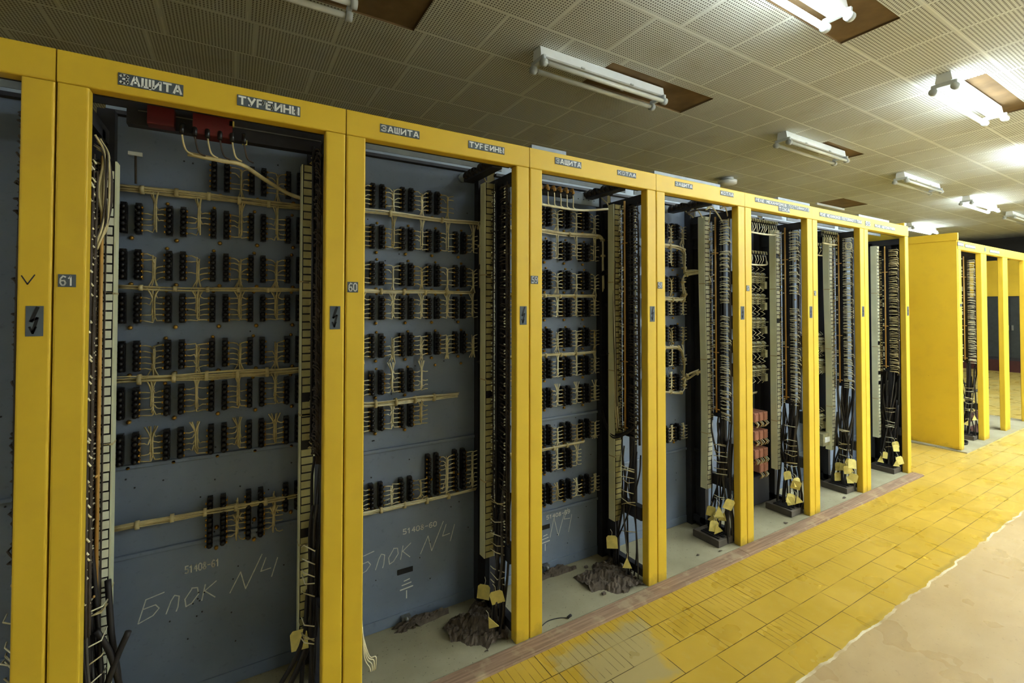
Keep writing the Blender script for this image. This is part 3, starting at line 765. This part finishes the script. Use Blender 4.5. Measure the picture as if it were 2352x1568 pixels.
def relay_stack(root, x0, x1, zs, seed, name='open_relay', y0=.27):
    """open pale relay with coil, armature, contact fingers and screw posts"""
    for qi, z in enumerate(zs):
        rng = random.Random(seed+qi); mb = MB()
        mb.box(x0, x1, y0+.06, BACK-.002, z-.05, z+.05, 'bake')
        n = 4; dx = (x1-x0)/n
        for i in range(n):
            xc = x0+(i+.5)*dx
            mb.tube([(xc, y0+.06, z+.022), (xc, y0-.002, z+.022)], .013, 'relaypale', 10)
            mb.tube([(xc, y0+.004, z+.022), (xc, y0-.010, z+.022)], .007, 'zinc', 8)
            mb.box(xc-.016, xc+.016, y0+.012, y0+.02, z-.045, z+.038, 'relaypale')
            for q in range(4):
                zz = z-.04+q*.014
                mb.tube([(xc-.02, y0+.02, zz), (xc+.0, y0-.008, zz+.003), (xc+.018, y0+.004, zz)], .0028, 'relaypale', 5)
            mb.tube([(xc+.012, y0+.03, z-.05), (xc+.014+rng.uniform(-.01, .01), y0+.0, z-.075), (xc+rng.uniform(-.02, .02), y0+.02, z-.1)], .0024, 'wire', 5)
            mb.tube([(xc, y0+.03, z+.045), (xc+rng.uniform(-.01, .01), y0-.004, z+.065), (xc+rng.uniform(-.02, .02), y0+.03, z+.085)], .0024, 'wire', 5)
        mb.tube([(x0-.01, y0-.004, z+.004), (x1+.012, y0-.004, z+.002)], .0045, 'relaypale', 6)
        mb.box(x1-.035, x1-.005, y0-.008, y0+.03, z-.085, z-.03, 'relaypale')
        mb.build(name, root)
def spring_row(root, x0, x1, y, z, n, seed, name='terminal_row', key='wire'):
    rng = random.Random(seed); mb = MB()
    mb.box(x0, x1, y+.012, y+.05, z-.018, z+.018, 'bake')
    for i in range(n):
        x = x0+(i+.5)*(x1-x0)/n
        mb.tube([(x, y+.02, z+.016), (x, y-.006, z+.014), (x+.002, y-.008, z-.004)], .0062, 'relaypale', 7)
        mb.tube([(x, y+.0, z-.012), (x+rng.uniform(-.008, .008), y-.008, z-.045), (x+rng.uniform(-.016, .016), y+.004, z-.08)], .0026, key, 5)
    mb.tube(curve([(x0, y+.002, z-.082), ((x0+x1)/2, y-.006, z-.088), (x1, y+.004, z-.078), (x1+.03, y+.02, z-.05)], 5), .0065, key, 6)
    mb.build(name, root)
def red_relays(root, x0, z, n, seed, y=.25):
    for i in range(n):
        mb = MB(); x = x0+i*.058
        mb.bevx(x, x+.05, y, y+.13, z-.032, z+.032, .004, 'red')
        mb.box(x+.006, x+.044, y-.003, y, z-.026, z+.02, 'red')
        rng = random.Random(seed+i)
        for q in range(3):
            xx = x+.01+q*.015
            mb.tube([(xx, y+.01, z-.03), (xx+rng.uniform(-.006, .006), y-.014, z-.05), (xx+rng.uniform(-.012, .012), y+.004, z-.078)], .0024, 'wire' if q else 'tan', 5)
        mb.build('red_relay', root)

c57 = cabinet(XS[4], W[4], 'yellow cabinet numbered 57 with stacked pale open relays and brick red relay cases',
    dict(plates=P(4, ('РЕЛЕ МЕХАНИЗМОВ ПОСТОЯННОГО', 2.920, 3.585, 2.186, 2.214), ('ТОКА', 3.19, 3.33, 2.154, 2.186)), num=('57', .008, .040, 1.60, 1.636),
         strip=(.40, .96-.15), pw=.005, pmx=.006, pmz=.006, gap=.0002, ribs=(.2,),
         harness=[(H(.83, .4, .70, 0), 8, .009)],
         side=dict(duct=(.28, 2.08), tags=7, cables=14, gaps=((1.50, 1.58),), nw=84)), 57)
spring_row(c57, .36, .72, .20, 2.12, 13, 3); spring_row(c57, .42, .70, .27, 1.90, 8, 4)
relay_stack(c57, .44, .69, (1.72, 1.56, 1.38, 1.20, 1.02), 40)
for z in (.68, .545, .41, .30): red_relays(c57, .49 if z != .30 else .55, z, 3 if z != .30 else 2, int(z*100))
mb = MB(); mb.box(.45, .70, .27, .395, .03, .235, 'frame'); mb.build('resistor_box', c57)

c56 = cabinet(XS[5], W[5], 'yellow cabinet numbered 56 with a wavy white marker strip and tangled tagged cables',
    dict(plates=P(5, ('РЕЛЕ МЕХАНИЗМОВ ПОСТОЯННОГО ТОКА', 3.73, 4.39, 2.172, 2.202),), num=('56', .012, .040, 1.58, 1.616), strip=(.745, W[5]-.002), pw=.0042, pmx=.006, pmz=.006, gap=.0002, ribs=(.25,),
         side=dict(duct=(.30, 2.09), lean=.014, tags=9, cables=15, nw=96, term=(.84, 2.08))), 56)
spring_row(c56, .48, .76, .16, 2.10, 8, 5, key='wireold'); spring_row(c56, .5, .74, .26, 2.02, 6, 9, key='wireold')
relay_stack(c56, .56, .72, (1.2, 1.02, .55), 60)
mb = MB(); mb.box(.58, .72, .22, .36, .34, .44, 'relaypale'); mb.box(.60, .70, .215, .22, .37, .41, 'letter'); mb.build('indicator_relay', c56)
mb = MB()
for r_, zz in ((.035, 2.0),):
    pts = [(W[5]-.10+math.cos(a*.5)*.004, .07+math.cos(a)*.022, zz+math.sin(a)*.03) for a in [i*.5 for i in range(27)]]
    mb.tube(pts, .0035, 'wire', 5)
mb.build('wire_coil', c56)
c55 = cabinet(XS[6], W[6], 'yellow end cabinet numbered 55 on its lintel, last of the long row beside the passage',
    dict(plates=P(6, ('РЕЛЕ АВТОМАТИКИ', 4.62, 5.01, 2.168, 2.196),), num=('55', .02, .11, 2.165, 2.205), num_on_lintel=True, strip=(.0, .5), pw=.0042, pmx=.006, pmz=.006, gap=.0002, ribs=(.25,),
         side=dict(duct=(.28, 2.07), tags=6, cables=14, nw=92, term=(.90, 2.04), wk='wireold')), 55)
mb = MB(); mb.box(W[6]-.0016, W[6]+.012, .03, .46, .0, 2.272, 'yellow'); mb.box(W[6]-.004, W[6]-.0016, .05, .46, .0, 2.13, 'frame'); mb.build('end_panel', c55)

# --- fittings under the tops of 61, 60, 59, 58
t = MB(); t.box(.13, .75, .17, .21, 2.105, 2.17, 'frame'); t.box(.16, .73, .168, .17, 2.15, 2.154, 'zinc'); t.build('top_bracket', c61)
t = MB(); t.bevx(.315, .43, .10, .168, 2.085, 2.185, .004, 'maroon'); t.bevx(.19, .262, .12, .168, 2.10, 2.165, .004, 'maroon'); t.build('maroon_relay', c61)
t = MB(); rng = random.Random(11)
for i in range(6):
    x = .285+i*.036
    t.tube([(x, .13, 2.115), (x, .10, 2.10), (x, .095, 2.075)], .0075, 'bake', 8)
    t.tube(curve([(x, .105, 2.08), (x+.004, .10, 2.05), (x+.012, .11, 2.025), (x+.03, .125, 2.018)], 4), .003, 'wiredark' if i % 2 else 'wireold', 5)
t.tube(curve([(.30, .13, 2.02), (.40, .13, 2.012), (.46, .14, 2.01), (.53, .20, 1.985), (.62, .27, 1.955), (.70, .30, 1.94)], 6), .008, 'wireold', 7)
t.box(.42, .435, .10, .115, 2.13, 2.148, 'tag'); t.box(.46, .475, .11, .12, 2.075, 2.092, 'tag')
t.build('top_terminal_set', c61)
t = MB(); t.box(.115, .155, .30, .312, 2.035, 2.047, 'lampwhite'); t.tube([(.135, .31, 2.035), (.134, .33, 1.94)], .0035, 'wiredark', 6); t.build('small_lamp', c61)
def coil_bar(root, w, x):
    t = MB(); t.box(x-.004, x+.05, .07, .37, 2.135, 2.165, 'frame')
    for i in range(15): t.tube([(x, .08+i*.019, 2.162), (x, .092+i*.019, 2.162)], .021 if i % 2 else .016, 'cable', 10)
    t.tube([(x, .375, 2.162), (x, .395, 2.162)], .024, 'rail', 12)
    t.tube(curve([(x+.07, .30, 2.16), (x+.075, .28, 2.13), (x+.07, .24, 2.10), (x+.06, .22, 2.085)], 5), .004, 'wireold', 6)
    t.build('resistor_bar', root)
coil_bar(c60, W[1], .655); coil_bar(c59, W[2], .62); coil_bar(c58, W[3], .53)
t = MB(); t.box(.10, .46, .255, .29, 2.105, 2.135, 'bake')
for i in range(8):
    x = .14+i*.042
    t.tube([(x, .26, 2.14), (x, .235, 2.145), (x, .225, 2.12)], .008, 'tan', 8)
    t.tube(curve([(x, .23, 2.11), (x-.006, .22, 2.08), (x+.01, .24, 2.05), (x+.03, .25, 2.045)], 4), .003, 'wire', 5)
t.tube(curve([(.10, .25, 2.05), (.30, .25, 2.042), (.50, .25, 2.04), (.68, .22, 2.06)], 6), .0065, 'wire', 7)
t.build('fuse_row', c59)
t = MB(); t.box(.40, .72, .34, .355, 2.10, 2.165, 'rail')
for i in range(7): t.tube([(.44+i*.04, .341, 2.13), (.44+i*.04, .338, 2.13)], .003, 'bolt', 6)
t.build('drilled_rail', c59)
t = MB()
for (a, b) in (((.60, .12, 2.13), (.735, .10, 2.04)), ((.64, .16, 2.13), (.72, .2, 2.05)), ((.55, .2, 2.13), (.71, .22, 2.06)), ((.68, .08, 2.13), (.76, .07, 2.0))):
    a, b = Vector(a), Vector(b); t.tube(curve([a, a+Vector((.03, -.01, .01)), (a+b)/2+Vector((.03, 0, .01)), b], 5), .0042, 'wire', 6)
t.tube(curve([(.50, .2, 2.10), (.58, .18, 2.125), (.66, .16, 2.135), (.74, .1, 2.12)], 5), .006, 'wiredark', 6)
t.build('loose_leads', c58)
# loose looped wires high on 61's left side
t = MB(); rng = random.Random(5)
for i in range(11):
    x = .072+rng.uniform(-.004, .008); y = .07+rng.uniform(-.02, .04)
    t.tube(curve([(x, y, 2.03-rng.uniform(0, .04)), (x+.02, y+.015, 1.97), (x+.012+rng.uniform(-.01, .02), y+.02, 1.86), (x+.02, y+.01, 1.76), (x, y, 1.70+rng.uniform(-.03, .05))], 5), rng.choice((.0025, .0035, .005)), 'wireold' if i % 3 else 'wiredark', 6)
t.build('looped_leads', c61)
# the drop bundle beside 59's duct
t = MB(); bundle(t, [(W[2]-.118, .205, 1.75), (W[2]-.125, .20, 1.5), (W[2]-.128, .19, 1.2), (W[2]-.125, .185, .98), (W[2]-.11, .19, .80)], .014, 13, .0028, 'wire', random.Random(2), keys=('wire', 'wireold', 'wiredark')); t.build('drop_bundle', c59)
t = MB(); bundle(t, [(W[2]-.085, .36, .88), (W[2]-.10, .30, .80), (W[2]-.12, .21, .76), (W[2]-.10, .12, .80), (W[2]-.085, .06, .86)], .012, 10, .004, 'cable', random.Random(3)); t.build('cross_bundle', c59)
t = MB(); t.tube([(W[0]-.02, .06, 0), (W[0]-.02, .061, 0)], .001, 'cable', 4)
for ro, ww, sd in ((c60, W[1], 4), (c59, W[2], 6)):
    t = MB(); rng = random.Random(sd)
    for z in (1.70, 1.22):
        bundle(t, [(ww-.09, .35, z), (ww-.10, .30, z+.006), (ww-.115, .255, z+.004)], .013, 10, .004, 'cable', rng, 4)
    t.build('cross_bundle', ro)
# thick dark cables crossing in front of 61's left duct
t = MB()
for pts in ([(.10, .18, .62), (.115, .16, .45), (.135, .15, .30), (.13, .16, .12), (.12, .18, .01)], [(.085, .12, .50), (.12, .13, .40), (.15, .15, .22), (.165, .19, .02)], [(.16, .14, .46), (.13, .13, .38), (.10, .12, .25), (.11, .13, .01)]):
    t.tube(curve(pts, 5), .009, 'cable', 8)
t.build('supply_cables', c61)
t = MB()
for i, (a, b) in enumerate(((.72, .64), (.70, .60), (.73, .66))):
    t.tube(curve([(a, .17+i*.02, .40), (a-.03, .15, .22), (b-.04, .13+i*.02, .05), (b-.1, .12, .012)], 5), .009, 'cable', 8)
t.build('supply_cables', c61)

# ------------------------------------------------------------------ loose things in the cabinets
def rubble(x, y, n, seed, label, name='rubble_heap', sx=.12, sy=.09, h=.05):
    rng = random.Random(seed); mb = MB(); N = 26; vs = []; fs = []
    ph = [(rng.uniform(20, 90), rng.uniform(20, 90), rng.uniform(0, 6)) for _ in range(7)]
    for j in range(N+1):
        for i in range(N+1):
            u, v = i/N*2-1, j/N*2-1; r = math.hypot(u, v)*(1+.28*math.sin(3*math.atan2(v, u)+ph[0][2])+.12*math.sin(7*math.atan2(v, u)+ph[1][2]))
            z = max(0, 1-r**1.4)*h*(1+.25*sum(math.sin(a*u*sx+c*v*sy+p) for a, c, p in ph)/2)
            z += rng.uniform(0, .016)*(1 if r < .9 else 0)
            vs.append((u*sx, v*sy, max(.0004, z) if r < 1 else -.002))
    for j in range(N):
        for i in range(N):
            a = j*(N+1)+i; fs.append((a, a+1, a+N+2, a+N+1))
    mb.add(vs, fs, 'rubble')
    for i in range(n//6):
        q = rng.uniform(.004, .010); a = rng.uniform(0, 6.3); d = rng.uniform(.1, 1.05)
        px, py = math.cos(a)*d*sx, math.sin(a)*d*sy; z = max(0, 1-d**1.4)*h
        mb.box(px-q, px+q, py-q*.7, py+q*.7, max(.0005, z-.003), z+q*1.1, 'rubble')
    o = mb.build(name, None, (x, y, 0)); o['kind'] = 'stuff'; return tag(o, label, 'rubble')
rubble(1.80, .17, 150, 3, 'heap of dark rubble under the cables inside cabinet 59', sx=.17, sy=.15, h=.036)
rubble(1.0, .19, 110, 4, 'heap of dark debris at the right foot inside cabinet 60', sx=.15, sy=.15, h=.036)
rubble(.78, .36, 60, 5, 'low ridge of pale debris along the back of cabinet 60', sx=.14, sy=.03, h=.022)
rubble(1.56, .36, 60, 9, 'low ridge of debris along the back of cabinet 59', sx=.14, sy=.03, h=.02)
def bit(x, y, seed, label, s=.03):
    rng = random.Random(seed); mb = MB(); pts = []
    n = 7
    for i in range(n):
        a = 6.28*i/n; pts.append((math.cos(a)*s*rng.uniform(.5, 1), math.sin(a)*s*.5*rng.uniform(.5, 1), .0015+.008*rng.random()))
    vs = pts+[(a, b, max(.0004, c-.0015)) for a, b, c in pts]
    mb.add(vs, [tuple(range(n)), tuple(range(n, 2*n))[::-1]]+[(i, i+n, (i+1) % n+n, (i+1) % n) for i in range(n)], 'rubble')
    return tag(mb.build('paint_flake', None, (x, y, 0)), label, 'flake', 'dark flakes on the cabinet floors')
bit(.96, .03, 1, 'dark flake on the floor of cabinet 60 close to the sill', .014)
bit(2.42, .07, 2, 'dark flake on the floor of cabinet 58 near the middle', .016)
bit(2.58, .03, 3, 'curled dark flake on the floor of cabinet 58 by the right post', .018)
bit(3.30, .03, 4, 'flat dark flake on the floor of cabinet 57 close to the sill', .03)
bit(4.12, .03, 5, 'dark flake on the floor of cabinet 56 close to the sill', .025)
mb = MB(); mb.tube(curve([(0, 0, .003), (.06, .02, .004), (.12, .012, .003), (.155, -.01, .004)], 6), .002, 'cable', 6)
mb.tube(curve([(.155, -.01, .004), (.17, -.012, .012), (.18, -.004, .004)], 4), .006, 'cable', 7)
tag(mb.build('wire_scrap', None, (1.24, .03, 0)), 'thin dark wire scrap on the floor of cabinet 59 behind the sill', 'wire')
mb = MB()
for i in range(4): mb.tube(curve([(0, 0, .34), (.006, -.004, .25), (.012+.006*i, -.008, .16), (.03+.008*i, -.012, .12+.01*i), (.035+.006*i, -.01, .10)], 5), .002, 'wire', 5)
mb.build('wire_tail', c60, (.078, .055, 0))

# ------------------------------------------------------------------ second row of cabinets beyond the passage
X2 = [6.53, 7.33, 8.10, 8.97]
def cabinet2(i, label):
    x0, w = X2[i], X2[i+1]-X2[i]
    root = thing('relay_cabinet', label, 'cabinet', (x0, 0, 0), 'yellow cabinets beyond the passage'); g = .0008; P_ = .09
    lp = MB().bev(g, P_, 0, .05, .0012, 2.10, .006, 'yellow').build('post', root)
    MB().bev(w-P_, w-g, 0, .05, .0012, 2.10, .006, 'yellow').build('post', root)
    li = MB().bevx(g, w-g, 0, .05, 2.102, 2.20, .005, 'yellow').build('lintel', root)
    return root, lp, li, w
d1, lp, li, w = cabinet2(0, 'first yellow cabinet of the far row, with a broad yellow side panel and wiring')
mb = MB(); mb.box(-.02, -.0005, 0.006, .50, .012, 2.20, 'yellow'); mb.bevx(-.026, .004, -.004, .51, 2.2, 2.278, .004, 'yellow'); mb.build('end_panel', d1)
mb = MB(); mb.box(-.012, .16, -.002, 0, 2.14, 2.18, 'plate'); mb.box(.0, .15, -.003, -.002, 2.15, 2.17, 'letter'); mb.build('number_plate', li)
mb = MB(); mb.box(.20, .52, -.002, 0, 2.135, 2.172, 'plate'); mb.box(.21, .51, -.003, -.002, 2.145, 2.163, 'letter'); mb.build('stencil_plate', li)
mb = MB(); mb.box(.03, .075, -.002, 0, 1.50, 1.53, 'plate'); mb.build('number_plate', lp)
mb = MB(); mb.box(.09, w-.02, .45, .455, .02, 2.15, 'panel'); mb.build('back_panel', d1)
side_gear(d1, w, dict(term=(.86, 2.06), duct=(.9, 2.0), cables=12, tags=2, nw=80, wk='wire'), 1, 900)
d2, lp, li, w = cabinet2(1, 'gutted yellow cabinet frame, second of the far row, see-through with a bare grey upright')
mb = MB(); mb.box(.02, .07, -.002, 0, 2.13, 2.175, 'plate'); mb.build('number_plate', li)
mb = MB(); mb.box(.20, .55, -.002, 0, 2.128, 2.165, 'plate'); mb.box(.21, .54, -.003, -.002, 2.138, 2.156, 'letter'); mb.build('stencil_plate', li)
mb = MB(); mb.box(.42, .58, .40, .45, .05, 2.05, 'rail'); mb.build('upright', d2)
mb = MB(); mb.tube(curve([(.1, .25, .62), (.3, .3, .6), (.6, .34, .53), (.9-.15, .3, .5)], 6), .012, 'cable', 8); mb.tube([(.1, .35, .36), (w-.08, .36, .35)], .016, 'frame', 8); mb.build('loose_cable', d2)
mb = MB(); mb.box(.1, w-.05, .16, .20, .0005, .07, 'redbrown'); mb.box(.1, w-.05, .4, .46, .0005, .08, 'redbrown'); mb.build('floor_rail', d2)
d3, lp, li, w = cabinet2(2, 'gutted yellow cabinet frame, third of the far row at the right edge')
mb = MB(); mb.box(.09, w-.04, .38, .44, .0005, .08, 'redbrown'); mb.build('floor_rail', d3)
mb = MB(); mb.tube([(-.0, .35, .40), (w-.1, .36, .39)], .018, 'frame', 8); mb.build('cross_bar', d3)
mb = MB(); mb.box(w-.055, w-.03, -.03, 0, 1.55, 1.58, 'lampwhite'); mb.build('small_fitting', d3)
# dark bits on the floor of the first far cabinet
mb = MB()
for i in range(5):
    pts = [(math.cos(a)*(.09+.008*i), math.sin(a)*.06, .006+.004*i) for a in [q*.35 for q in range(19)]]
    mb.tube(pts, .004, 'cable', 5)
tag(mb.build('cable_coil', None, (6.85, .10, 0)), 'coil of dark cable on the floor of the first far row cabinet', 'cable')

# ------------------------------------------------------------------ bank of cabinets across the far end
for i in range(7):
    y0 = -1.6+i*.9
    where = ('farthest right of the far bank, outside the picture', 'next to the right end of the far bank, outside the picture', 'seen through the third far row frame',
             'seen between the last two far row posts', 'seen past the grey upright of the gutted frame', 'behind the first far row cabinet', 'at the left end of the far bank')[i]
    root = thing('control_cabinet', 'distant yellow topped cabinet, '+where, 'cabinet', (15.4, y0, 0), 'distant cabinets across the end of the hall')
    mb = MB(); mb.box(.02, .6, .004, .896, 0.25, 2.6, 'frame'); mb.build('body', root)
    mb = MB(); mb.box(0, .02, .006, .894, 1.74, 2.58, 'yellow'); mb.build('top_panel', root)
    for a, b in ((.01, .447), (.453, .89)):
        mb = MB(); mb.box(0, .02, a, b, .32, 1.73, 'greydoor'); dd = mb.build('door', root)
        mb = MB(); mb.box(-.02, 0, (b-.05 if a < .1 else a+.02), (b-.02 if a < .1 else a+.05), .95, 1.07, 'zinc'); mb.build('handle', dd)
    mb = MB(); mb.box(.02, .6, .004, .896, -.012, .25, 'redbrown'); mb.build('plinth', root)
